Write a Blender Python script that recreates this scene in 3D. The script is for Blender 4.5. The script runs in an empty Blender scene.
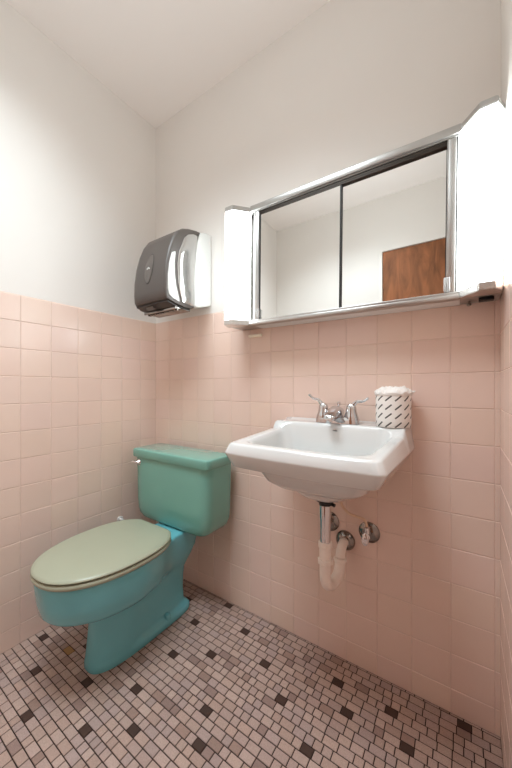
import bpy, bmesh, math, random
from mathutils import Vector, noise
random.seed(7)
PI = math.pi
S = bpy.context.scene
COL = S.collection

# ---------------------------------------------------------------- camera, world, exposure
cam_d = bpy.data.cameras.new('camera')
cam = bpy.data.objects.new('camera', cam_d)
COL.objects.link(cam)
cam.location = (1.4595, -1.1338, 1.0148)
cam.rotation_euler = (PI/2, 0, 0.5929)
cam_d.sensor_fit = 'HORIZONTAL'
cam_d.sensor_width = 36.0
cam_d.lens = 36.0*305.09/512
cam_d.shift_y = 4.48/512
cam_d.clip_start = 0.01
S.camera = cam

w = bpy.data.worlds.new('world')
S.world = w
w.use_nodes = True
w.node_tree.nodes['Background'].inputs[0].default_value = (0.9, 0.93, 1.0, 1)
w.node_tree.nodes['Background'].inputs[1].default_value = 0.3

# added fill light under the ceiling, stands for no known fixture (out of frame)
ld_ = bpy.data.lights.new('overhead_fill', 'AREA')
ld_.shape = 'RECTANGLE'
ld_.size, ld_.size_y = 0.7, 0.5
ld_.energy = 9.5
ld_.spread = math.radians(118)
ld_.color = (0.86, 0.98, 1.04)
lo_ = bpy.data.objects.new('overhead_fill', ld_)
COL.objects.link(lo_)
lo_.location = (0.7, -0.9, 2.49)

# unseen area light, added to wash the ceiling and soften the room
lb_ = bpy.data.lights.new('upward_fill', 'AREA')
lb_.shape = 'DISK'
lb_.size = 0.5
lb_.energy = 1.9
lb_.color = (0.86, 0.98, 1.04)
lbo_ = bpy.data.objects.new('upward_fill', lb_)
COL.objects.link(lbo_)
lbo_.location = (0.95, -1.0, 1.75)
lbo_.rotation_euler = (PI, 0, 0)

LAMP = 5.8
S.view_settings.view_transform = 'Standard'
S.view_settings.look = 'None'
S.view_settings.gamma = 1.0
S.view_settings.use_curve_mapping = False
S.view_settings.exposure = 0.6
S.cycles.max_bounces = 16
S.cycles.diffuse_bounces = 10
S.cycles.glossy_bounces = 6

ROOM_W, ROOM_D, ROOM_H = 1.5546, 1.58, 2.5095
TILE = 0.1095
CAP = 1.3885          # top of the tiled wainscot
ROW0 = 0.0776         # first horizontal joint


# ---------------------------------------------------------------- helpers
def lin(r, g, b):
    def f(c):
        c /= 255.0
        return c/12.92 if c <= 0.04045 else ((c+0.055)/1.055)**2.4
    return (f(r), f(g), f(b), 1.0)


def mat(name, col, rough=0.5, metal=0.0, bump=0.0, bscale=60.0, vary=0.0, vscale=8.0, coat=0.0, spec=0.5, attr=None, trans=0.0):
    m = bpy.data.materials.new(name)
    m.use_nodes = True
    nt = m.node_tree
    b = nt.nodes['Principled BSDF']
    b.inputs['Base Color'].default_value = col
    b.inputs['Roughness'].default_value = rough
    b.inputs['Metallic'].default_value = metal
    b.inputs['Coat Weight'].default_value = coat
    b.inputs['Coat Roughness'].default_value = 0.05
    b.inputs['Specular IOR Level'].default_value = spec
    b.inputs['Transmission Weight'].default_value = trans
    tc = nt.nodes.new('ShaderNodeTexCoord')
    src = None
    if attr:
        a = nt.nodes.new('ShaderNodeAttribute')
        a.attribute_name = attr
        src = a.outputs['Color']
        nt.links.new(src, b.inputs['Base Color'])
    if vary:
        n = nt.nodes.new('ShaderNodeTexNoise')
        n.inputs['Scale'].default_value = vscale
        n.inputs['Detail'].default_value = 5
        nt.links.new(tc.outputs['Object'], n.inputs['Vector'])
        r = nt.nodes.new('ShaderNodeMapRange')
        r.inputs['From Min'].default_value = 0.3
        r.inputs['From Max'].default_value = 0.7
        r.inputs['To Min'].default_value = 1-vary
        r.inputs['To Max'].default_value = 1+vary
        nt.links.new(n.outputs['Fac'], r.inputs['Value'])
        mx = nt.nodes.new('ShaderNodeVectorMath')
        mx.operation = 'SCALE'
        if src:
            nt.links.new(src, mx.inputs[0])
        else:
            mx.inputs[0].default_value = col[:3]
        nt.links.new(r.outputs['Result'], mx.inputs['Scale'])
        nt.links.new(mx.outputs['Vector'], b.inputs['Base Color'])
    if bump:
        n2 = nt.nodes.new('ShaderNodeTexNoise')
        n2.inputs['Scale'].default_value = bscale
        n2.inputs['Detail'].default_value = 3
        nt.links.new(tc.outputs['Object'], n2.inputs['Vector'])
        bp = nt.nodes.new('ShaderNodeBump')
        bp.inputs['Strength'].default_value = bump
        bp.inputs['Distance'].default_value = 0.002
        nt.links.new(n2.outputs['Fac'], bp.inputs['Height'])
        nt.links.new(bp.outputs['Normal'], b.inputs['Normal'])
    return m


def emit(name, col, strength):
    m = bpy.data.materials.new(name)
    m.use_nodes = True
    b = m.node_tree.nodes['Principled BSDF']
    b.inputs['Base Color'].default_value = (0.9, 0.9, 0.9, 1)
    b.inputs['Roughness'].default_value = 0.4
    b.inputs['Emission Color'].default_value = col
    b.inputs['Emission Strength'].default_value = strength
    return m


M = {}
M['paint'] = mat('wall_paint', lin(229, 225, 220), 0.55, bump=0.06, bscale=220, vary=0.012, vscale=3)
M['ceil'] = mat('ceiling_paint', lin(242, 237, 233), 0.7, bump=0.05, bscale=180)
M['pink'] = mat('pink_glazed_tile', lin(231, 206, 193), 0.22, vary=0.02, vscale=4, bump=0.03, bscale=14, attr='tint')
M['grout'] = mat('wall_grout', lin(222, 199, 187), 0.85, vary=0.1, vscale=20)
M['mosaic'] = mat('mosaic_tile', lin(170, 150, 140), 0.5, vary=0.16, vscale=420, bump=0.15, bscale=300, attr='tint')
M['fgrout'] = mat('floor_grout', lin(52, 36, 29), 0.9, vary=0.3, vscale=30)
M['tank'] = mat('mint_green_vitreous_china', lin(117, 174, 161), 0.12, coat=0.4, vary=0.02, vscale=5)
M['bowl'] = mat('teal_blue_vitreous_china', lin(110, 187, 198), 0.14, coat=0.4, vary=0.03, vscale=6)
M['seat'] = mat('sage_green_enamel_seat', lin(163, 167, 146), 0.3, vary=0.03, vscale=5)
M['white'] = mat('white_vitreous_china', lin(216, 217, 216), 0.08, coat=0.5)
M['chrome'] = mat('chrome', (0.82, 0.82, 0.83, 1), 0.08, metal=1.0)
M['dullchrome'] = mat('dull_chrome', (0.62, 0.6, 0.58, 1), 0.25, metal=1.0, vary=0.12, vscale=30)
M['agedchrome'] = mat('aged_chrome', (0.30, 0.28, 0.26, 1), 0.14, metal=1.0, vary=0.2, vscale=60)
M['alum'] = mat('brushed_aluminium_frame', (0.5, 0.49, 0.475, 1), 0.34, metal=1.0, vary=0.06, vscale=12)
M['steelw'] = mat('white_enamelled_steel', lin(225, 224, 221), 0.35)
M['mirror'] = mat('mirror_glass', (0.9, 0.91, 0.9, 1), 0.0, metal=1.0)
M['black'] = mat('black_plastic', lin(22, 20, 19), 0.4)
M['track'] = mat('dark_bronze_track', lin(58, 50, 44), 0.35, metal=0.6)
M['pvc'] = mat('cream_pvc_pipe', lin(248, 238, 229), 0.4, vary=0.04, vscale=20)
M['tube'] = mat('cream_supply_tube', lin(222, 192, 165), 0.45)
M['cover'] = mat('smoked_grey_plastic', lin(84, 77, 73), 0.4, bump=0.02, bscale=300)
M['coverside'] = mat('glossy_smoked_plastic_side', (0.62, 0.62, 0.61, 1), 0.13, metal=0.85, bump=0.25, bscale=22)
M['housing'] = mat('light_grey_plastic_housing', lin(222, 223, 220), 0.35)
M['slot'] = mat('dark_plastic_slot', lin(48, 44, 41), 0.4)
M['badge'] = mat('grey_badge', lin(98, 91, 86), 0.3)
M['paper'] = mat('white_tissue_paper', lin(238, 234, 230), 0.85, bump=0.2, bscale=120)
M['cream'] = mat('cream_finish', lin(253, 247, 228), 0.4)
M['clear'] = mat('clear_plastic_pull', (0.97, 0.97, 0.96, 1), 0.05, trans=0.6)
M['jamb'] = mat('white_door_jamb', lin(228, 224, 216), 0.4)
M['ink'] = mat('grey_glaze_mark', lin(120, 120, 122), 0.4)
M['lamp'] = emit('lit_white_diffuser', (0.90, 0.985, 1.0, 1), LAMP)


def wood():
    m = bpy.data.materials.new('brown_stained_wood')
    m.use_nodes = True
    nt = m.node_tree
    b = nt.nodes['Principled BSDF']
    tc = nt.nodes.new('ShaderNodeTexCoord')
    mp = nt.nodes.new('ShaderNodeMapping')
    mp.inputs['Scale'].default_value = (5, 5, 1.3)
    nt.links.new(tc.outputs['Object'], mp.inputs['Vector'])
    n = nt.nodes.new('ShaderNodeTexNoise')
    n.inputs['Scale'].default_value = 2.2
    n.inputs['Detail'].default_value = 6
    n.inputs['Distortion'].default_value = 1.6
    nt.links.new(mp.outputs['Vector'], n.inputs['Vector'])
    r = nt.nodes.new('ShaderNodeValToRGB')
    r.color_ramp.elements[0].position = 0.3
    r.color_ramp.elements[0].color = lin(104, 62, 32)
    r.color_ramp.elements[1].position = 0.75
    r.color_ramp.elements[1].color = lin(170, 106, 66)
    nt.links.new(n.outputs['Fac'], r.inputs['Fac'])
    nt.links.new(r.outputs['Color'], b.inputs['Base Color'])
    b.inputs['Roughness'].default_value = 0.35
    return m


M['wood'] = wood()


def wrapper():
    """white paper printed with slanted grey dashes; UV in metres round / up the roll"""
    m = bpy.data.materials.new('printed_paper_wrapper')
    m.use_nodes = True
    nt = m.node_tree
    b = nt.nodes['Principled BSDF']
    b.inputs['Roughness'].default_value = 0.7
    uv = nt.nodes.new('ShaderNodeUVMap')
    uv.uv_map = 'wrap'
    sp = nt.nodes.new('ShaderNodeSeparateXYZ')
    nt.links.new(uv.outputs['UV'], sp.inputs[0])

    def mth(op, a, c, d=None):
        n = nt.nodes.new('ShaderNodeMath')
        n.operation = op
        for i, v in enumerate((a, c, d)):
            if v is None:
                continue
            if isinstance(v, (int, float)):
                n.inputs[i].default_value = v
            else:
                nt.links.new(v, n.inputs[i])
        return n.outputs[0]
    PX, PY = 0.0288, 0.0275
    x = mth('SUBTRACT', mth('FRACT', mth('DIVIDE', sp.outputs[0], PX), 0), 0.5)
    y = mth('SUBTRACT', mth('FRACT', mth('DIVIDE', sp.outputs[1], PY), 0), 0.5)
    x = mth('MULTIPLY', x, PX)
    y = mth('MULTIPLY', y, PY)
    c, s = math.cos(math.radians(40)), math.sin(math.radians(40))
    al = mth('ADD', mth('MULTIPLY', x, c), mth('MULTIPLY', y, s))
    ac = mth('SUBTRACT', mth('MULTIPLY', y, c), mth('MULTIPLY', x, s))
    in1 = mth('LESS_THAN', mth('ABSOLUTE', al, 0), 0.0125)
    in2 = mth('LESS_THAN', mth('ABSOLUTE', ac, 0), 0.0023)
    f = mth('MULTIPLY', in1, in2)
    mx = nt.nodes.new('ShaderNodeMix')
    mx.data_type = 'RGBA'
    mx.inputs['A'].default_value = lin(236, 231, 226)
    mx.inputs['B'].default_value = lin(78, 74, 72)
    nt.links.new(f, mx.inputs['Factor'])
    nt.links.new(mx.outputs['Result'], b.inputs['Base Color'])
    return m


M['wrap'] = wrapper()


def link(name, bm, mats, parent=None, smooth=35, loc=None):
    """bmesh in world coordinates -> ONE mesh object (made local to its parent's or its own origin)"""
    me = bpy.data.meshes.new(name)
    bmesh.ops.recalc_face_normals(bm, faces=bm.faces[:])
    off = Vector((0, 0, 0))
    if parent is not None:
        p = parent
        while p is not None:
            off += p.location
            p = p.parent
    if loc is not None:
        off = Vector(loc)
    if off.length > 0:
        bmesh.ops.translate(bm, verts=bm.verts[:], vec=-off)
    bm.to_mesh(me)
    bm.free()
    for m in (mats if isinstance(mats, (list, tuple)) else [mats]):
        me.materials.append(m)
    if smooth:
        me.polygons.foreach_set('use_smooth', [True]*len(me.polygons))
        me.set_sharp_from_angle(angle=math.radians(smooth))
    o = bpy.data.objects.new(name, me)
    COL.objects.link(o)
    if parent is not None:
        o.parent = parent
    elif loc is not None:
        o.location = loc
    return o


def thing(name, label, cat, loc, group=None):
    o = bpy.data.objects.new(name, None)
    o.empty_display_size = 0.05
    COL.objects.link(o)
    o.location = loc
    o['label'] = label
    o['category'] = cat
    if group:
        o['group'] = group
    return o


def tag(o, label, cat, group=None):
    o['label'] = label
    o['category'] = cat
    if group:
        o['group'] = group
    return o


def struct(name, bm, mats, parent=None, smooth=0):
    o = link(name, bm, mats, parent, smooth)
    if parent is None:
        o['kind'] = 'structure'
    return o


def box(bm, x0, x1, y0, y1, z0, z1, bev=0.0, mi=0, seg=2):
    v = [bm.verts.new((x, y, z)) for x in (x0, x1) for y in (y0, y1) for z in (z0, z1)]
    fs = [(0, 1, 3, 2), (4, 6, 7, 5), (0, 4, 5, 1), (2, 3, 7, 6), (0, 2, 6, 4), (1, 5, 7, 3)]
    faces = [bm.faces.new([v[i] for i in f]) for f in fs]
    for f in faces:
        f.material_index = mi
    if bev:
        es = list({e for f in faces for e in f.edges})
        r = bmesh.ops.bevel(bm, geom=es, offset=bev, segments=seg, profile=0.5, affect='EDGES')
        for f in r['faces']:
            f.material_index = mi
    return faces


def loft(bm, rings, cap0=True, cap1=True, closed=True, mi=0):
    """rings: lists of points with equal counts"""
    vr = [[bm.verts.new(p) for p in r] for r in rings]
    n = len(vr[0])
    for a, b in zip(vr[:-1], vr[1:]):
        for i in range(n if closed else n-1):
            j = (i+1) % n
            f = bm.faces.new((a[i], a[j], b[j], b[i]))
            f.material_index = mi
    if cap0:
        bm.faces.new(vr[0][::-1]).material_index = mi
    if cap1:
        bm.faces.new(vr[-1]).material_index = mi
    return vr


def circ(c, r, axis, n=24):
    """ring of radius r round c, perpendicular to axis"""
    a = Vector(axis).normalized()
    u = a.orthogonal().normalized()
    v = a.cross(u)
    c = Vector(c)
    return [c + (u*math.cos(2*PI*i/n) + v*math.sin(2*PI*i/n))*r for i in range(n)]


def lathe(bm, c, axis, prof, n=24, cap0=True, cap1=True):
    """prof: (distance along axis, radius)"""
    a = Vector(axis).normalized()
    c = Vector(c)
    loft(bm, [circ(c + a*d, max(r, 0.0002), a, n) for d, r in prof], cap0, cap1)


def tube(bm, pts, r, n=12, sub=6, caps=True):
    """smooth tube through points (catmull-rom); r number or list"""
    P = [Vector(p) for p in pts]
    R = r if isinstance(r, (list, tuple)) else [r]*len(P)
    out, rad = [], []
    for i in range(len(P)-1):
        p0 = P[max(i-1, 0)]
        p1, p2 = P[i], P[i+1]
        p3 = P[min(i+2, len(P)-1)]
        for k in range(sub):
            t = k/sub
            out.append(0.5*((2*p1) + (p2-p0)*t + (2*p0-5*p1+4*p2-p3)*t*t + (3*p1-p0-3*p2+p3)*t**3))
            rad.append(R[i]*(1-t)+R[i+1]*t)
    out.append(P[-1])
    rad.append(R[-1])
    tan = []
    for i in range(len(out)):
        tan.append((out[min(i+1, len(out)-1)]-out[max(i-1, 0)]).normalized())
    u = tan[0].orthogonal().normalized()
    rings = []
    for c, t, rr in zip(out, tan, rad):
        u = (u - t*u.dot(t)).normalized()
        v = t.cross(u)
        rings.append([c+(u*math.cos(2*PI*i/n)+v*math.sin(2*PI*i/n))*rr for i in range(n)])
    loft(bm, rings, caps, caps)


def sm(a, b, x):
    t = min(1, max(0, (x-a)/(b-a)))
    return t*t*(3-2*t)


def rr_ray(hx, hyf, hyb, r_of, n, phase=0.0):
    """points on a rounded rectangle seen from its centre by angle. hyf towards -y (front), hyb towards +y (back)"""
    pts = []
    for i in range(n):
        a = 2*PI*i/n + phase
        dx, dy = math.cos(a), math.sin(a)
        hy = hyb if dy > 0 else hyf
        rr = min(r_of(dy), hx*0.999, hy*0.999)

        def sdf(t):
            qx, qy = abs(dx*t)-hx+rr, abs(dy*t)-hy+rr
            return math.hypot(max(qx, 0), max(qy, 0))+min(max(qx, qy), 0)-rr
        lo, hi = 0.0, hx+hyf+hyb
        for _ in range(40):
            mid = (lo+hi)/2
            if sdf(mid) < 0:
                lo = mid
            else:
                hi = mid
        pts.append((dx*lo, dy*lo))
    return pts


# ---------------------------------------------------------------- the room
def tint_layer(bm):
    return bm.loops.layers.float_color.new('tint')


def set_tint(f, lay, c):
    for lp in f.loops:
        lp[lay] = c


def tiled_wall(name, org, ux, nrm, us, paint_box, holes=None, top=CAP):
    """box of wall with paint above and raised, bevelled glazed tiles below.
    org: lower corner, ux: along the wall, nrm: into the room, us: vertical joints"""
    bm = bmesh.new()
    lay = tint_layer(bm)
    for f in box(bm, *paint_box):
        set_tint(f, lay, (1, 1, 1, 1))
    org, ux, nrm = Vector(org), Vector(ux), Vector(nrm)
    up = Vector((0, 0, 1))
    zs = [0.0]
    z = ROW0
    while z < top-0.03:
        zs.append(z)
        z += TILE
    zs.append(top)
    # grout bed
    q = [org+ux*us[0]+nrm*0.0006, org+ux*us[-1]+nrm*0.0006,
         org+ux*us[-1]+up*(top-0.001)+nrm*0.0006, org+ux*us[0]+up*(top-0.001)+nrm*0.0006]
    f = bm.faces.new([bm.verts.new(p) for p in q])
    f.material_index = 1
    set_tint(f, lay, (1, 1, 1, 1))
    base = lin(231, 206, 193)
    g, ch, th = 0.0007, 0.0016, 0.0020
    for a in range(len(us)-1):
        for b in range(len(zs)-1):
            u0, u1, v0, v1 = us[a]+g, us[a+1]-g, zs[b]+g, zs[b+1]-g
            if u1-u0 < 0.004 or v1-v0 < 0.004:
                continue
            if holes and any(h0 < (u0+u1)/2 < h1 and v0 < hz for h0, h1, hz in holes):
                continue
            k = 1+random.uniform(-0.02, 0.02)
            c = (base[0]*k, base[1]*k*(1+random.uniform(-.012, .012)), base[2]*k*(1+random.uniform(-.015, .015)), 1)
            t = [random.uniform(-0.0004, 0.0004) for _ in range(3)]
            cap_row = b == len(zs)-2
            o_, i_ = [], []
            for su, sv in ((0, 0), (1, 0), (1, 1), (0, 1)):
                uu, vv = (u0, u1)[su], (v0, v1)[sv]
                o_.append(bm.verts.new(org+ux*uu+up*vv+nrm*0.0004))
                cu = ch if su == 0 else -ch
                cv = ch if sv == 0 else -(0.005 if cap_row else ch)
                i_.append(bm.verts.new(org+ux*(uu+cu)+up*(vv+cv)+nrm*(th+t[0]*(su-.5)+t[1]*(sv-.5))))
            fs = [bm.faces.new(i_)]
            for s in range(4):
                fs.append(bm.faces.new((o_[s], o_[(s+1) % 4], i_[(s+1) % 4], i_[s])))
            for f in fs:
                f.material_index = 2
                set_tint(f, lay, c)
    return bm


W, D, H, TH = ROOM_W, ROOM_D, ROOM_H, 0.1
usB = [0.0] + [0.1172+i*TILE for i in range(14)]
usB[-1] = min(usB[-1], W)
if W-usB[-1] > 0.004:
    usB.append(W)
usA = [0.0] + [0.1027+i*TILE for i in range(14)] + [D]
struct('wall_back', tiled_wall('b', (0, 0, 0), (1, 0, 0), (0, -1, 0), usB, (-TH, W+TH, 0, TH, -TH, H+TH)), [M['paint'], M['grout'], M['pink']])
struct('wall_left', tiled_wall('l', (0, 0, 0), (0, -1, 0), (1, 0, 0), usA, (-TH, 0, -D, 0, -TH, H+TH)), [M['paint'], M['grout'], M['pink']])
struct('wall_right', tiled_wall('r', (W, 0, 0), (0, -1, 0), (-1, 0, 0), usA, (W, W+TH, -D, 0, -TH, H+TH)), [M['paint'], M['grout'], M['pink']])
DX0, DTOP = 0.946, 2.085
bm = tiled_wall('f', (0, -D, 0), (1, 0, 0), (0, 1, 0), [0.0]+[0.06+i*TILE for i in range(8)]+[DX0-0.02],
                (-TH, DX0-0.02, -D-TH, -D, -TH, H+TH))
lay = bm.loops.layers.float_color['tint']
for f in box(bm, DX0-0.02, W+TH, -D-TH, -D, DTOP, H+TH):
    set_tint(f, lay, (1, 1, 1, 1))
struct('wall_front', bm, [M['paint'], M['grout'], M['pink']])
bm = bmesh.new()
box(bm, 0, W, -D, 0, H, H+TH)
struct('ceiling', bm, M['ceil'])

# door behind the camera, seen in the mirror
bm = bmesh.new()
box(bm, DX0, W-0.004, -D-0.055, -D-0.012, 0.008, DTOP-0.002, 0.002)
door = struct('door_1', bm, M['wood'])
bm = bmesh.new()
box(bm, DX0-0.02, DX0-0.001, -D-0.09, -D+0.006, 0.0, DTOP, 0.002)
jb = link('door_jamb', bm, M['jamb'], door)


# floor: grout slab with mosaic of squares and oblongs
def floor_mesh():
    bm = bmesh.new()
    lay = tint_layer(bm)
    for f in box(bm, 0, W, -D, 0, -TH, 0.0):
        set_tint(f, lay, (1, 1, 1, 1))
    P = 0.0268
    dark = {0: [.556, 1.467], 3: [.05, .368, .71, 1.106, 1.277], 6: [.20, .50, .859, 1.162, 1.332], 9: [.08, .38, .668, .972, 1.46],
            12: [.23, .547, 1.10, 1.40], 15: [.10, .36, .793, 1.2], 18: [.24, .55, .841, 1.05, 1.33], 21: [.047, .388, .652, 1.12],
            24: [.192, .534, .95, 1.25], 27: [.344, .75, 1.05, 1.4], 30: [.09, .5, .85, 1.2], 33: [.3, .66, 1.0, 1.5], 36: [.15, .5, 1.1],
            39: [.4, .8, 1.3], 42: [.2, .6, 1.0, 1.4], 45: [.1, .5, .9, 1.2], 48: [.3, .7, 1.1]}
    tones = [lin(180, 156, 146), lin(174, 150, 141), lin(184, 160, 149), lin(176, 150, 138), lin(172, 150, 143), lin(180, 155, 143)]
    mids = [lin(154, 128, 117), lin(146, 122, 114)]
    dk = lin(68, 47, 39)
    g = 0.0013

    def put(x0, x1, y0, y1, c):
        x0 += g
        x1 -= g
        y0 += g
        y1 -= g
        if x1-x0 < 0.003 or y1-y0 < 0.003:
            return
        o_ = [bm.verts.new((x, y, 0.0002)) for x, y in ((x0, y0), (x1, y0), (x1, y1), (x0, y1))]
        e = 0.0009
        h = 0.0016+random.uniform(-.0002, .0002)
        i_ = [bm.verts.new((x, y, h)) for x, y in ((x0+e, y0+e), (x1-e, y0+e), (x1-e, y1-e), (x0+e, y1-e))]
        fs = [bm.faces.new(i_)]
        for s in range(4):
            fs.append(bm.faces.new((o_[s], o_[(s+1) % 4], i_[(s+1) % 4], i_[s])))
        k = 1+random.uniform(-.07, .07)
        for f in fs:
            f.material_index = 1
            set_tint(f, lay, (c[0]*k, c[1]*k, c[2]*k, 1))
    put_rows = int(D/P)+2
    for k in range(-1, put_rows):
        y1 = -.023-P*k+P/2
        y0 = y1-P
        y0, y1 = max(y0, -D+.001), min(y1, -.001)
        if y1-y0 < 0.004:
            continue
        ds = [(x-.0175, x+.0175) for x in dark.get(k, [])]
        cur = 0.001
        for (a, b) in ds+[(W-.001, None)]:
            # fill cur..a
            gap = a-cur
            ws = []
            tot = 0
            while tot < gap-0.012:
                x = random.choice([.0268, .0443, .0443, .0268, .0443, .036])
                ws.append(x)
                tot += x
            if ws:
                sc = gap/tot
                for x in ws:
                    x *= sc
                    c = random.choice(tones) if random.random() > .09 else random.choice(mids)
                    if cur < .183 < cur+x and y0 < -.566 < y1:
                        c = lin(158, 118, 72)
                    put(cur, cur+x, y0, y1, c)
                    cur += x
            if b is not None:
                put(a, b, y0, y1, dk)
                cur = b
    return bm


struct('floor', floor_mesh(), [M['fgrout'], M['mosaic']])


# ---------------------------------------------------------------- mirror cabinet with two side lamps
CAB = (1.10, 0.0, 1.272)
cab = thing('mirror_cabinet', 'wide chrome-framed mirror cabinet with sliding mirrors and a lit lamp at each end', 'mirror cabinet', CAB)
cab.rotation_euler = (0, math.radians(0.6), 0)
bm = bmesh.new()
box(bm, 0.735, 1.455, -0.084, -0.004, 1.274, 1.752, 0.002)
link('cabinet_body', bm, M['steelw'], cab)
bm = bmesh.new()
box(bm, 0.735, 1.455, -0.110, -0.085, 1.735, 1.759, 0.003)
box(bm, 0.735, 1.455, -0.104, -0.085, 1.7305, 1.7345, 0.001)
link('top_rail', bm, M['alum'], cab)
bm = bmesh.new()
box(bm, 0.779, 1.420, -0.1005, -0.0855, 1.716, 1.730)
box(bm, 0.779, 1.420, -0.1015, -0.0995, 1.7215, 1.7235)
link('door_track', bm, M['track'], cab)
bm = bmesh.new()
box(bm, 0.735, 1.455, -0.112, -0.085, 1.270, 1.284, 0.003)
box(bm, 0.735, 1.455, -0.106, -0.085, 1.2845, 1.2925, 0.0015)
link('bottom_rail', bm, M['alum'], cab)
for x0, x1, xx in ((0.750, 0.777, 0.774), (1.4215, 1.444, 1.422)):
    bm = bmesh.new()
    box(bm, x0, x1, -0.104, -0.085, 1.293, 1.730, 0.003)
    box(bm, xx, xx+0.002, -0.106, -0.1045, 1.293, 1.730)
    link('side_stile', bm, M['alum'], cab)


def mirror_door(x0, x1, y, edge_right, ztop):
    bm = bmesh.new()
    box(bm, x0, x1, y, y+0.004, 1.2935, ztop, 0.0008)
    d = link('mirror_door', bm, M['mirror'], cab, 0)
    bm = bmesh.new()
    if edge_right:
        box(bm, x1-0.0005, x1+0.005, y-0.0012, y+0.005, 1.2935, ztop, 0.0005)
        box(bm, x0-0.0005, x0+0.0025, y-0.0012, y+0.005, 1.2935, ztop)
        box(bm, x0, x1, y-0.0012, y+0.005, ztop-0.0035, ztop+0.0005)
    else:
        box(bm, x1-0.0015, x1, y-0.0006, y+0.005, 1.2935, ztop)
    link('edge_trim', bm, M['black'], d, 0)
    return d


def pull(door, x, y):
    bm = bmesh.new()
    box(bm, x-0.0075, x+0.0075, y-0.004, y-0.001, 1.293, 1.335, 0.0015)
    box(bm, x-0.0075, x-0.0035, y-0.013, y-0.004, 1.295, 1.333, 0.0015)
    box(bm, x+0.0035, x+0.0075, y-0.013, y-0.004, 1.295, 1.333, 0.0015)
    o = link('finger_pull', bm, M['clear'], door)
    o['label'] = 'clear plastic finger pull at the mirror edge'


dl = mirror_door(0.779, 1.108, -0.0985, True, 1.7285)
pull(dl, 0.774, -0.1015)
dr = mirror_door(1.085, 1.4205, -0.0915, False, 1.7155)
pull(dr, 1.424, -0.104)


def lamp(poly, back, lab):
    """poly: plan of the diffuser front from wall-side outer edge to inner edge; back: x range of the metal back"""
    bm = bmesh.new()
    box(bm, back[0], back[1], -0.099, -0.003, 1.276, 1.752, 0.002)
    o = link('side_lamp', bm, M['alum'], cab)
    o['label'] = lab
    full = [(back[0], -0.0995)] + poly + [(back[1], -0.0995)]
    if full[1][0] > full[-2][0]:
        full = [(back[1], -0.0995)] + poly + [(back[0], -0.0995)]

    def prism(z0, z1, s):
        cx = sum(p[0] for p in full)/len(full)
        pts = [(cx+(x-cx)*s, -0.0995+(y+0.0995)*s) for x, y in full]
        b = bmesh.new()
        loft(b, [[(x, y, z) for x, y in pts] for z in (z0, z1)])
        es = [e for e in b.edges]
        bmesh.ops.bevel(b, geom=es, offset=0.002, segments=2, affect='EDGES')
        return b
    link('diffuser', prism(1.2925, 1.738, 1.0), M['lamp'], o, 20)
    link('lamp_cap', prism(1.7385, 1.757, 1.02), M['alum'], o, 20)
    link('lamp_cap', prism(1.272, 1.292, 1.02), M['dullchrome'], o, 20)
    return o


L1 = lamp([(0.628, -0.120), (0.645, -0.160), (0.682, -0.160)], (0.622, 0.734), 'lit lamp at the left end, white diffuser')
L2 = lamp([(1.547, -0.120), (1.530, -0.160), (1.495, -0.160)], (1.4465, 1.549), 'lit lamp at the right end, white diffuser')
bm = bmesh.new()
box(bm, 1.500, 1.535, -0.066, -0.046, 1.266, 1.276, 0.002)
o = link('rocker_switch', bm, M['black'], L2)
bm = bmesh.new()
lathe(bm, (1.478, -0.035, 1.276), (0, 0, -1), [(0, .0035), (.006, .0035), (.007, .006), (.012, .006), (.014, .003)], 12)
link('screw', bm, M['agedchrome'], L2)

# small cream bar on the tile under the left lamp
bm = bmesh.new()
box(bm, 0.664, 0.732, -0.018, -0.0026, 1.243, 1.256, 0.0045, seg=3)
tag(link('cream_bar', bm, M['cream'], None, 35, (0.698, 0, 1.25)), 'small cream bar on the pink tile just under the left end of the mirror', 'wall clip')


# ---------------------------------------------------------------- paper towel dispenser
dsp = thing('paper_towel_dispenser', 'grey plastic paper towel dispenser on the back wall in the corner', 'paper towel dispenser', (0.305, 0, 1.37))
bm = bmesh.new()
prof = [(0.003, 1.425), (0.003, 1.772), (0.04, 1.768), (0.080, 1.755), (0.098, 1.70), (0.110, 1.62), (0.117, 1.52), (0.117, 1.40), (0.10, 1.396), (0.05, 1.41)]
hb = bmesh.new()
loft(hb, [[(x, -d, z) for d, z in prof] for x in (0.183, 0.430)])
bmesh.ops.bevel(hb, geom=[e for e in hb.edges], offset=0.003, segments=2, affect='EDGES')
link('housing', hb, M['housing'], dsp)
bm.free()
# cover: profile lofted across with rounded ends
cp_front = [(0.079, 1.758), (0.11, 1.755), (0.15, 1.746), (0.185, 1.732), (0.215, 1.709), (0.240, 1.672), (0.260, 1.62), (0.276, 1.56), (0.285, 1.50), (0.287, 1.44), (0.284, 1.408), (0.276, 1.397)]
cp_back = [(0.23, 1.388), (0.17, 1.380), (0.1185, 1.388), (0.1185, 1.52), (0.1115, 1.62), (0.0995, 1.70), (0.0815, 1.7555)]


def cover_ring(x, inset):
    r = []
    for d, z in cp_front:
        k = min(1, max(0, (d-0.079)/0.06))
        up = 1 if z > 1.66 else 0
        r.append((x, -(d-inset*k), z-inset*0.35*up))
    for d, z in cp_back:
        r.append((x, -d, z))
    return r


bm = bmesh.new()
st = []
R, R2 = 0.055, 0.012
x0, x1 = 0.178, 0.428
for i in range(11):
    t = i/10*PI/2
    st.append((x0+R*(1-math.cos(t)), R*(1-math.sin(t))))
for i in range(9):
    t = i/8*PI/2
    st.append((x1-R2*(1-math.cos(PI/2-t)), R2*(1-math.sin(PI/2-t))))
loft(bm, [cover_ring(x, ins) for x, ins in st])
link('cover', bm, M['cover'], dsp, 40)
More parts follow.
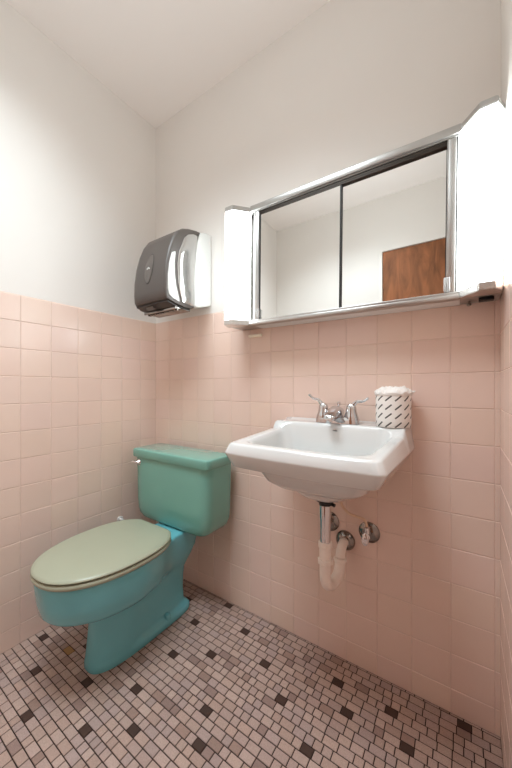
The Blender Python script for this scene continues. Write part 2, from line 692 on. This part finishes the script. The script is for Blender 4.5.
# glossy light side panel on the right flank, lens-shaped cheek in front of it
sp_out = [(0.100, 1.730), (0.125, 1.728), (0.160, 1.712), (0.182, 1.688), (0.198, 1.650), (0.212, 1.618), (0.222, 1.56), (0.218, 1.485), (0.205, 1.43), (0.188, 1.398),
          (0.13, 1.394), (0.1205, 1.398), (0.1205, 1.52), (0.1135, 1.62)]
bm = bmesh.new()
cyx, czx = 0.160, 1.56
rings = []
for s_, dx in ((1.0, 0.0), (1.0, 0.003), (0.93, 0.007), (0.6, 0.0095), (0.2, 0.0105)):
    rings.append([(0.4285+dx, -(cyx+(d-cyx)*s_), czx+(z-czx)*s_) for d, z in sp_out])
loft(bm, rings)
link('side_panel', bm, M['coverside'], dsp, 40)
ck = [(0.232, 1.610), (0.250, 1.600), (0.264, 1.555), (0.272, 1.50), (0.273, 1.44), (0.266, 1.416), (0.245, 1.405), (0.208, 1.396), (0.226, 1.445), (0.236, 1.51), (0.238, 1.56)]
bm = bmesh.new()
rings = []
for s_, dx in ((1.0, 0.0), (1.0, 0.002), (0.9, 0.005), (0.5, 0.0065), (0.1, 0.007)):
    rings.append([(0.4285+dx, -(0.25+(d-0.25)*s_), 1.51+(z-1.51)*s_) for d, z in ck])
loft(bm, rings)
link('cheek_panel', bm, M['housing'], dsp, 40)
# mouth underneath, tear bar
bm = bmesh.new()
mp_ = [(0.266, 1.394), (0.23, 1.3875), (0.17, 1.3795), (0.135, 1.383), (0.135, 1.373), (0.17, 1.372), (0.23, 1.380), (0.266, 1.388)]
loft(bm, [[(x, -d, z) for d, z in mp_] for x in (0.205, 0.418)])
link('paper_mouth', bm, M['slot'], dsp)
bm = bmesh.new()
for i in range(13):
    x = 0.205+i*0.0165
    box(bm, x, x+0.010, -0.205, -0.190, 1.3625, 1.369, 0.001)
box(bm, 0.200, 0.420, -0.222, -0.214, 1.3655, 1.379, 0.001)
box(bm, 0.200, 0.420, -0.214, -0.135, 1.369, 1.3745, 0.001)
link('tear_bar', bm, M['agedchrome'], dsp)
bm = bmesh.new()
lathe(bm, (0.262, -0.248, 1.3815), (1, 0, 0), [(0, .008), (.002, .0095), (.048, .0095), (.05, .008)], 16)
link('feed_roller', bm, M['badge'], dsp)
# oval badge that follows the front curve


def front_at(z):
    pts = sorted([(zz, d) for d, zz in cp_front])
    for (za, da), (zb, db) in zip(pts[:-1], pts[1:]):
        if za <= z <= zb:
            return da+(db-da)*(z-za)/(zb-za)
    return pts[0][1]


def oval(xc, zc, a, b, off, h):
    bm = bmesh.new()
    n = 32
    r0 = [(xc+a*math.cos(2*PI*i/n), -front_at(zc+b*math.sin(2*PI*i/n))+0.001, zc+b*math.sin(2*PI*i/n)) for i in range(n)]
    r1 = [(x, y-off-h, z) for x, y, z in r0]
    mid = [(xc+(x-xc)*.9, y-off-h-0.0012, zc+(z-zc)*.9) for x, y, z in r0]
    loft(bm, [r0, r1, mid])
    return bm


link('badge_rim', oval(0.312, 1.545, 0.029, 0.071, 0.0, 0.0015), M['slot'], dsp)
link('badge', oval(0.312, 1.545, 0.0265, 0.067, 0.0, 0.003), M['badge'], dsp)
bm = bmesh.new()
yb = -front_at(1.545)-0.0045
for dx, dz in ((-0.009, 0), (0, 0.004), (0.009, 0)):
    box(bm, 0.312+dx*.8-0.0025, 0.312+dx*.8+0.0025, yb-0.001, yb+0.002, 1.540+dz, 1.547+dz, 0.0008)
link('badge_mark', bm, M['housing'], dsp)


# ---------------------------------------------------------------- toilet
AX = 0.347
toi = thing('toilet', 'mint and teal floor toilet with a closed sage green lid in the corner', 'toilet', (AX, -0.40, 0.0))


def egg(cx, yf, yb, hw, ym, n=72, eb=2.6, ef=2.0):
    """closed outline: front half superellipse towards yf, back half towards yb, widest at ym"""
    out = []
    for i in range(n):
        a = 2*PI*i/n
        c, s = math.cos(a), math.sin(a)
        e, hy = (ef, ym-yf) if s < 0 else (eb, yb-ym)
        out.append((cx+hw*math.copysign(abs(c)**(2/e), c), ym+hy*math.copysign(abs(s)**(2/e), s)))
    return out


# z, yfront, yback, halfwidth at the front, halfwidth at the rear, ywidest, back exponent, front exponent
ringspec = [
    (0.002, -.566, -.125, .079, .080, -.36, 6, 2.7), (0.008, -.568, -.12, .0805, .083, -.36, 6, 2.7), (0.026, -.566, -.122, .080, .082, -.36, 6, 2.7),
    (0.034, -.565, -.128, .079, .076, -.36, 5, 2.6), (0.039, -.5645, -.134, .0785, .066, -.36, 5, 2.6), (0.050, -.563, -.138, .078, .060, -.38, 5, 2.5),
    (0.10, -.558, -.14, .076, .058, -.40, 5, 2.4), (0.16, -.553, -.14, .075, .062, -.40, 5, 2.3), (0.20, -.552, -.135, .079, .068, -.42, 5, 2.2),
    (0.222, -.566, -.12, .093, .074, -.43, 5, 2.1), (0.233, -.595, -.11, .112, .080, -.44, 4.5, 2.1), (0.241, -.640, -.10, .136, .084, -.45, 4, 2.1),
    (0.252, -.678, -.09, .156, .087, -.455, 4, 2.1), (0.266, -.699, -.08, .167, .089, -.46, 4, 2.12), (0.280, -.709, -.07, .174, .091, -.46, 4, 2.15),
    (0.32, -.716, -.06, .180, .092, -.46, 4, 2.15), (0.36, -.720, -.055, .182, .093, -.46, 4, 2.15), (0.382, -.721, -.05, .183, .093, -.46, 4, 2.15),
    (0.389, -.718, -.052, .180, .091, -.46, 4, 2.15), (0.391, -.709, -.056, .173, .087, -.46, 4, 2.15)]


def bowl_ring(z, yf, yb, hw, hr, ym, eb, ef):
    out = []
    for x, y in egg(AX, yf, yb, hw, ym, 120, eb, ef):
        t = min(1, max(0, (y+0.44)/0.22)) if z > 0.2 else min(1, max(0, (y+0.45)/0.10))
        t = t*t*(3-2*t)
        dz = 0.0145*sm(-0.30, -0.262, y)*min(1, max(0, (z-0.30)/0.06))
        out.append((AX+(x-AX)*(1-t+t*hr/hw), y, z-dz))
    return out


bm = bmesh.new()
loft(bm, [bowl_ring(*r) for r in ringspec])
link('bowl', bm, M['bowl'], toi, 50)
for sx in (1, -1):
    bm = bmesh.new()
    lathe(bm, (AX+sx*0.068, -0.262, 0.033), (0, 0, 1), [(-.004, .0145), (.006, .014), (.014, .012), (.018, .007), (.0195, .001)], 20)
    link('bolt_cap', bm, M['bowl'], toi)

# tank
TYB, TYF = -0.042, -0.206
TX = 0.346
bm = bmesh.new()
rings = []
for z, ins, dy in ((0.3775, .075, .03), (0.3785, .060, .022), (0.381, .044, .015), (0.388, .029, .009), (0.402, .015, .005), (0.426, .006, .002), (0.47, .003, 0), (0.56, .000, 0), (0.66, -.002, -.001), (0.675, -.002, -.001)):
    hx = 0.2455-ins
    hy = (TYB-TYF)/2-dy
    yc = (TYB+TYF)/2
    rings.append([(TX+x, yc+y, z) for x, y in rr_ray(hx, hy, hy, lambda s: 0.036 if s < 0 else 0.012, 96)])
loft(bm, rings)
link('tank', bm, M['tank'], toi, 40)
bm = bmesh.new()
rings = []
for z, ins in ((0.677, .006), (0.678, .002), (0.681, 0), (0.710, 0), (0.7145, .001), (0.717, .0035), (0.718, .008)):
    rings.append([(TX+x, (TYB+TYF)/2-.003+y, z) for x, y in rr_ray(0.2545-ins, .0895-ins, .0895-ins, lambda s: 0.020, 96)])
loft(bm, rings)
link('tank_lid', bm, M['tank'], toi, 40)
bm = bmesh.new()
lathe(bm, (0.143, TYF-0.001, 0.652), (0, -1, 0), [(-.002, .0155), (.004, .0155), (.007, .012), (.014, .010), (.018, .007)], 20)
tube(bm, [(0.143, TYF-0.013, 0.652), (0.126, TYF-0.017, 0.654), (0.108, TYF-0.02, 0.655)], [.0055, .005, .006], 10)
link('flush_handle', bm, M['chrome'], toi)


def seat_loft(levels):
    bm = bmesh.new()
    rs = []
    for z, ins in levels:
        rs.append([(x, min(y, -.276-ins*.5), z) for x, y in egg(AX, -.728+ins, -.254-ins, .188-ins, -.47, 120, 2.45, 2.2)])
    loft(bm, rs)
    return bm


link('seat', seat_loft([(.3915, .008), (.393, .003), (.397, 0), (.404, 0), (.4075, .003), (.409, .008)]), M['seat'], toi, 45)
link('seat_lid', seat_loft([(.4115, .012), (.4135, .003), (.417, .0005), (.420, .002), (.424, .009), (.4265, .024), (.428, .06), (.429, .11)]), M['seat'], toi, 45)

# little shut-off knob on the left wall by the lid
bm = bmesh.new()
lathe(bm, (0.0027, -0.226, 0.345), (1, 0, 0), [(0, .014), (.003, .013), (.005, .006), (.022, .006), (.023, .008), (.030, .008), (.032, .005)], 20)
tube(bm, [(0.026, -0.226, 0.350), (0.026, -0.226, 0.362)], [.003, .0045], 10)
tag(link('shutoff_valve', bm, M['steelw'], None, 35, (0.0, -0.226, 0.345)), 'small white valve on the left wall behind the toilet lid', 'valve')


# ---------------------------------------------------------------- wash basin
SX = 1.087
snk = thing('wash_basin', 'white wall-hung wash basin on the pink tiled back wall', 'wash basin', (SX, 0, 0.64))
NS = 200


RIM = 0.850


def rim_z(y):
    """rim climbs gently backwards, then steps up to the faucet ledge and a low back strip"""
    return RIM + 0.016*min(1, max(0, (y+0.39)/0.27)) + 0.0245*sm(-0.128, -0.104, y) + 0.007*sm(-0.020, -0.012, y)


def basin_ring(hx, yf, yb, r, z, ledge=False, rb=None, bow=0.010, k=1.0):
    yc = (yf+yb)/2
    hy = (yb-yf)/2
    out = []
    for x, y in rr_ray(hx, hy, hy, lambda s: r if s < 0 else (rb if rb is not None else r), NS):
        yy = yc+y
        x *= 1+0.025*y/hy
        fr = max(0, -y/hy)
        yy -= bow*(1-(x/hx)**2)*fr*fr
        out.append((SX+x, yy, z + (rim_z(yy)-RIM)*k if ledge else z))
    return out


B = -0.0028
rg = [
    basin_ring(.020, -.185, -.145, .02, .656, bow=0),
    basin_ring(.045, -.212, -.125, .042, .658, bow=0),
    basin_ring(.078, -.248, -.105, .07, .668, bow=0),
    basin_ring(.100, -.276, -.09, .08, .690, bow=0),
    basin_ring(.112, -.292, -.08, .085, .715, bow=0),
    basin_ring(.122, -.304, -.075, .09, .738, bow=.002),
    basin_ring(.145, -.330, -.07, .09, .750, bow=.005),
    basin_ring(.168, -.352, -.065, .08, .768, bow=.006),
    basin_ring(.176, -.362, -.06, .07, .776, bow=.008),
    basin_ring(.198, -.385, B-.02, .03, .7775, rb=.01),
    basin_ring(.214, -.402, B-.006, .026, .778, rb=.008),
    basin_ring(.220, -.407, B-.001, .024, .781, rb=.006),
    basin_ring(.2385, -.4175, B, .020, .8165, rb=.005),
    basin_ring(.2395, -.4185, B, .020, .8195, rb=.005),
    basin_ring(.2387, -.418, B, .021, .8225, True, rb=.005, k=.1),
    basin_ring(.2275, -.4125, B-.0005, .022, RIM-.005, True, rb=.005, k=.9),
    basin_ring(.2245, -.409, B-.001, .022, RIM-.0015, True, rb=.006),
    basin_ring(.220, -.404, B-.003, .024, RIM, True, rb=.008),
    basin_ring(.211, -.396, B-.03, .03, RIM, True, rb=.02),
    basin_ring(.203, -.388, B-.06, .034, RIM, True, rb=.03),
    basin_ring(.197, -.381, B-.085, .038, RIM, True, rb=.035),
    basin_ring(.192, -.375, -.100, .04, RIM-.001, True, rb=.04),
    basin_ring(.188, -.370, -.104, .042, RIM-.006, True, rb=.04),
    basin_ring(.184, -.366, -.108, .045, RIM-.016, True, rb=.04),
    basin_ring(.180, -.359, -.114, .05, RIM-.045, rb=.05),
    basin_ring(.172, -.348, -.120, .055, RIM-.09, rb=.055, bow=.008),
    basin_ring(.160, -.333, -.126, .06, RIM-.122, rb=.06, bow=.006),
    basin_ring(.140, -.310, -.134, .07, RIM-.142, bow=.003),
    basin_ring(.10, -.265, -.14, .06, RIM-.154, bow=0),
    basin_ring(.05, -.21, -.135, .036, RIM-.161, bow=0),
    basin_ring(.021, -.186, -.144, .02, RIM-.164, bow=0)]
bm = bmesh.new()
loft(bm, rg)
link('basin', bm, M['white'], snk, 50)
bm = bmesh.new()
lathe(bm, (SX, -.165, RIM-.1638), (0, 0, 1), [(0, .0195), (.002, .0195), (.003, .016), (.0025, .004)], 24)
link('drain_ring', bm, M['chrome'], snk)
bm = bmesh.new()
for (a, b, c, d) in ((0, .012, 0, .0022), (.004, .010, .003, .0048), (-.004, .002, .0015, .0035)):
    box(bm, 1.094+a, 1.094+b, -.1125, -.1095, .868+c, .868+d)
link('maker_mark', bm, M['ink'], snk, 0)

# faucet
FY, FZ = -0.058, 0.8915
M['tapchrome'] = mat('tap_chrome', (0.62, 0.62, 0.63, 1), 0.1, metal=1.0)
fct = thing('faucet', 'chrome two-lever faucet on the ledge of the white wash basin', 'faucet', (SX, FY, FZ))
bm = bmesh.new()
rings = []
for z, ins in ((0, 0.0), (.014, 0.001), (.021, .004), (.024, .010)):
    rings.append([(SX+x, FY+y, FZ+z) for x, y in rr_ray(.079-ins, .027-ins, .027-ins, lambda s: .026-ins, 64)])
loft(bm, rings)
link('base_plate', bm, M['tapchrome'], fct)
bm = bmesh.new()
# low wide spout coming forwards
sec = []
for y, hw, z0, z1 in ((.020, .017, .016, .044), (.008, .023, .016, .058), (-.012, .024, .016, .062), (-.035, .023, .016, .057), (-.060, .021, .014, .046), (-.083, .019, .012, .036), (-.093, .016, .011, .027)):
    n = 20
    sec.append([(SX+hw*math.copysign(abs(math.cos(2*PI*i/n))**.8, math.cos(2*PI*i/n)), FY+y,
                 FZ+(z0+z1)/2+(z1-z0)/2*math.copysign(abs(math.sin(2*PI*i/n))**.8, math.sin(2*PI*i/n))) for i in range(n)])
loft(bm, sec)
lathe(bm, (SX, FY-.084, FZ+.018), (0, 0, -1), [(0, .010), (.008, .010), (.010, .0085)], 16)
link('spout', bm, M['tapchrome'], fct, 60)
for sx, tip in ((-1, (-.107, -.004, .101)), (1, (.110, -.004, .091))):
    hx = SX+sx*.051
    bm = bmesh.new()
    lathe(bm, (hx, FY, FZ+.016), (0, 0, 1), [(0, .0255), (.006, .0255), (.014, .0225), (.024, .019), (.036, .0175), (.045, .0155), (.052, .0105), (.054, .003)], 24)
    h = link('handle_hub', bm, M['tapchrome'], fct)
    bm = bmesh.new()
    p0 = Vector((hx, FY, FZ+.052))
    p3 = Vector((SX+tip[0], FY+tip[1], FZ+tip[2]))
    p1 = p0.lerp(p3, .3)+Vector((0, 0, .012))
    p2 = p0.lerp(p3, .7)+Vector((0, 0, .000))
    tube(bm, [p0, p1, p2, p3], [.009, .0058, .0042, .0045], 10)
    link('lever', bm, M['tapchrome'], h)
bm = bmesh.new()
lathe(bm, (SX, FY+.02, FZ+.016), (0, 0, 1), [(0, .0025), (.045, .0025), (.046, .0055), (.052, .0065), (.058, .005), (.060, .001)], 14)
link('lift_rod', bm, M['tapchrome'], fct)

# wrapped toilet paper roll on the ledge
RX, RY, RZ, RR = 1.2745, -0.0585, 0.8915, 0.053
tp = thing('toilet_paper_roll', 'wrapped toilet paper roll with slanted grey dashes standing on the basin ledge', 'toilet paper roll', (RX, RY, RZ))
bm = bmesh.new()
uvl = bm.loops.layers.uv.new('wrap')
n = 64
prof = [(0.0005, RR-.002), (0.003, RR), (0.03, RR+.0005), (0.06, RR), (0.09, RR+.0005), (0.106, RR-.001)]
vs = []
for h, r in prof:
    vs.append([bm.verts.new((RX+math.cos(2*PI*i/n)*(r+.0006*noise.noise((i*.3, h*60, 1))), RY+math.sin(2*PI*i/n)*(r+.0006*noise.noise((i*.3, h*60, 5))), RZ+h)) for i in range(n)])
for k in range(len(prof)-1):
    for i in range(n):
        j = (i+1) % n
        f = bm.faces.new((vs[k][i], vs[k][j], vs[k+1][j], vs[k+1][i]))
        uu = [i, i+1, i+1, i]
        hh = [prof[k][0], prof[k][0], prof[k+1][0], prof[k+1][0]]
        for lp, a, b in zip(f.loops, uu, hh):
            lp[uvl].uv = (2*PI*RR*a/n, b+0.004)
bm.faces.new(vs[0][::-1])
bm.faces.new(vs[-1])
link('wrapper', bm, M['wrap'], tp, 50)
bm = bmesh.new()
rings = []
nn = 56
for k, (r, z) in enumerate(((RR-.003, .099), (RR+.0025, .104), (RR+.0035, .110), (RR-.002, .118), (.043, .124), (.032, .127), (.02, .124), (.010, .126), (.003, .124))):
    ring = []
    for i in range(nn):
        a = 2*PI*i/nn
        f_ = noise.noise((math.cos(a)*3.2, math.sin(a)*3.2, k*0.9))
        f2 = noise.noise((math.cos(a)*8, math.sin(a)*8, k*1.7+9))
        q = r*(1+0.05*f_*(1 if k > 0 else 0)+0.06*f2*(1 if k > 0 else 0))
        ring.append((RX+math.cos(a)*q, RY+math.sin(a)*q, RZ+z+0.007*f_+(0.006 if k > 1 else .004)*f2))
    rings.append(ring)
# a loose corner poking out on the right
rings[2][3] = (RX+.066, RY+.006, RZ+.116)
rings[2][4] = (RX+.060, RY+.016, RZ+.113)
loft(bm, rings)
link('crumpled_paper_end', bm, M['paper'], tp, 20)


# ---------------------------------------------------------------- pipes under the basin
DXX, DYY = 1.084, -0.165
drn = thing('drain_trap', 'chrome and cream plastic drain trap hanging below the wash basin', 'drain pipe', (DXX, DYY, 0.35))
bm = bmesh.new()
lathe(bm, (DXX, DYY, 0.6555), (0, 0, -1), [(0, .032), (.007, .033), (.013, .030), (.02, .0205), (.026, .0205)], 24)
tube(bm, [(DXX+.02, DYY, .636), (DXX+.034, DYY-.004, .634)], [.005, .006], 10)
link('drain_flange', bm, M['black'], drn)
bm = bmesh.new()
lathe(bm, (DXX, DYY, 0.632), (0, 0, -1), [(0, .0195), (.045, .0195), (.0455, .0182), (.135, .0182)], 24)
link('tailpiece', bm, M['chrome'], drn)


def nut(z0, r, h, y=DYY, x=DXX):
    bm = bmesh.new()
    lathe(bm, (x, y, z0), (0, 0, -1), [(0, r*.88), (.003, r), (h-.003, r), (h, r*.88)], 10)
    return bm


link('slip_nut', nut(0.508, .0235, .020), M['pvc'], drn, 30)
bm = bmesh.new()
lathe(bm, (DXX, DYY, 0.488), (0, 0, -1), [(0, .0195), (.036, .0195)], 20)
link('pipe_sleeve', bm, M['pvc'], drn)
link('slip_nut', nut(0.452, .025, .018), M['pvc'], drn, 30)
FX, FZ2 = 1.1005, 0.449
bm = bmesh.new()
tube(bm, [(DXX, DYY, .434), (DXX, DYY, .395), (DXX+.002, DYY+.010, .362), (DXX+.007, DYY+.046, .345), (DXX+.013, DYY+.090, .358), (DXX+.015, DYY+.105, .390), (DXX+.015, DYY+.106, .396)], .0182, 18, 6)
link('trap_bend', bm, M['pvc'], drn, 60)
link('slip_nut', nut(0.4105, .0225, .014, DYY+.106, DXX+.015), M['pvc'], drn, 30)
bm = bmesh.new()
tube(bm, [(DXX+.015, DYY+.106, .411), (DXX+.0155, DYY+.112, .432), (FX, DYY+.132, .4485), (FX, DYY+.145, .4495), (FX, -.004, .4495)], .0165, 18, 6)
link('trap_arm', bm, M['pvc'], drn, 60)
bm = bmesh.new()
lathe(bm, (FX, -.0028, FZ2), (0, -1, 0), [(0, .036), (.004, .036), (.010, .032), (.016, .024), (.018, .0195)], 28)
link('wall_flange', bm, M['agedchrome'], drn)


def valve(x, z, lab, full):
    v = thing('shutoff_valve', lab, 'valve', (x, 0, z), 'chrome shut-off valves under the wash basin')
    bm = bmesh.new()
    lathe(bm, (x, -.0028, z), (0, -1, 0), [(0, .037), (.003, .0365), (.009, .030), (.013, .018), (.014, .011)], 28)
    link('escutcheon', bm, M['agedchrome'], v)
    bm = bmesh.new()
    lathe(bm, (x, -.012, z), (0, -1, 0), [(0, .010), (.016, .010), (.017, .0125), (.034, .0125), (.036, .0095), (.044, .0085)], 18)
    lathe(bm, (x, -.037, z), (0, 0, 1), [(0, .009), (.018, .008), (.0185, .0095), (.030, .0095), (.031, .006)], 16)
    link('valve_body', bm, M['chrome'], v)
    bm = bmesh.new()
    rr = []
    for d, s in ((.056, .8), (.058, 1), (.064, 1), (.066, .8)):
        rr.append([(x+.012*s*math.cos(2*PI*i/28), -d, z-.002+.021*s*math.sin(2*PI*i/28)) for i in range(28)])
    loft(bm, rr)
    link('oval_knob', bm, M['chrome'], v)
    return v


valve(1.186, 0.501, 'chrome shut-off valve on the tile right of the drain trap', True)
valve(1.040, 0.506, 'chrome shut-off valve on the tile hidden half behind the drain pipe', True)
bm = bmesh.new()
tube(bm, [(1.084, -.03, .776), (1.084, -.03, .70), (1.087, -.033, .635), (1.100, -.04, .590), (1.125, -.037, .565), (1.155, -.036, .560), (1.178, -.037, .555), (1.186, -.037, .534)], .0048, 10, 8)
tag(link('supply_tube', bm, M['tube'], None, 60, (1.1, 0, .6)), 'thin cream supply tube bending from under the basin to the right shut-off valve', 'supply tube', 'cream supply tubes under the wash basin')
bm = bmesh.new()
tube(bm, [(1.036, -.03, .776), (1.036, -.03, .70), (1.038, -.033, .60), (1.040, -.037, .539)], .0048, 10, 8)
tag(link('supply_tube', bm, M['tube'], None, 60, (1.04, 0, .6)), 'thin cream supply tube running straight down behind the drain pipe', 'supply tube', 'cream supply tubes under the wash basin')
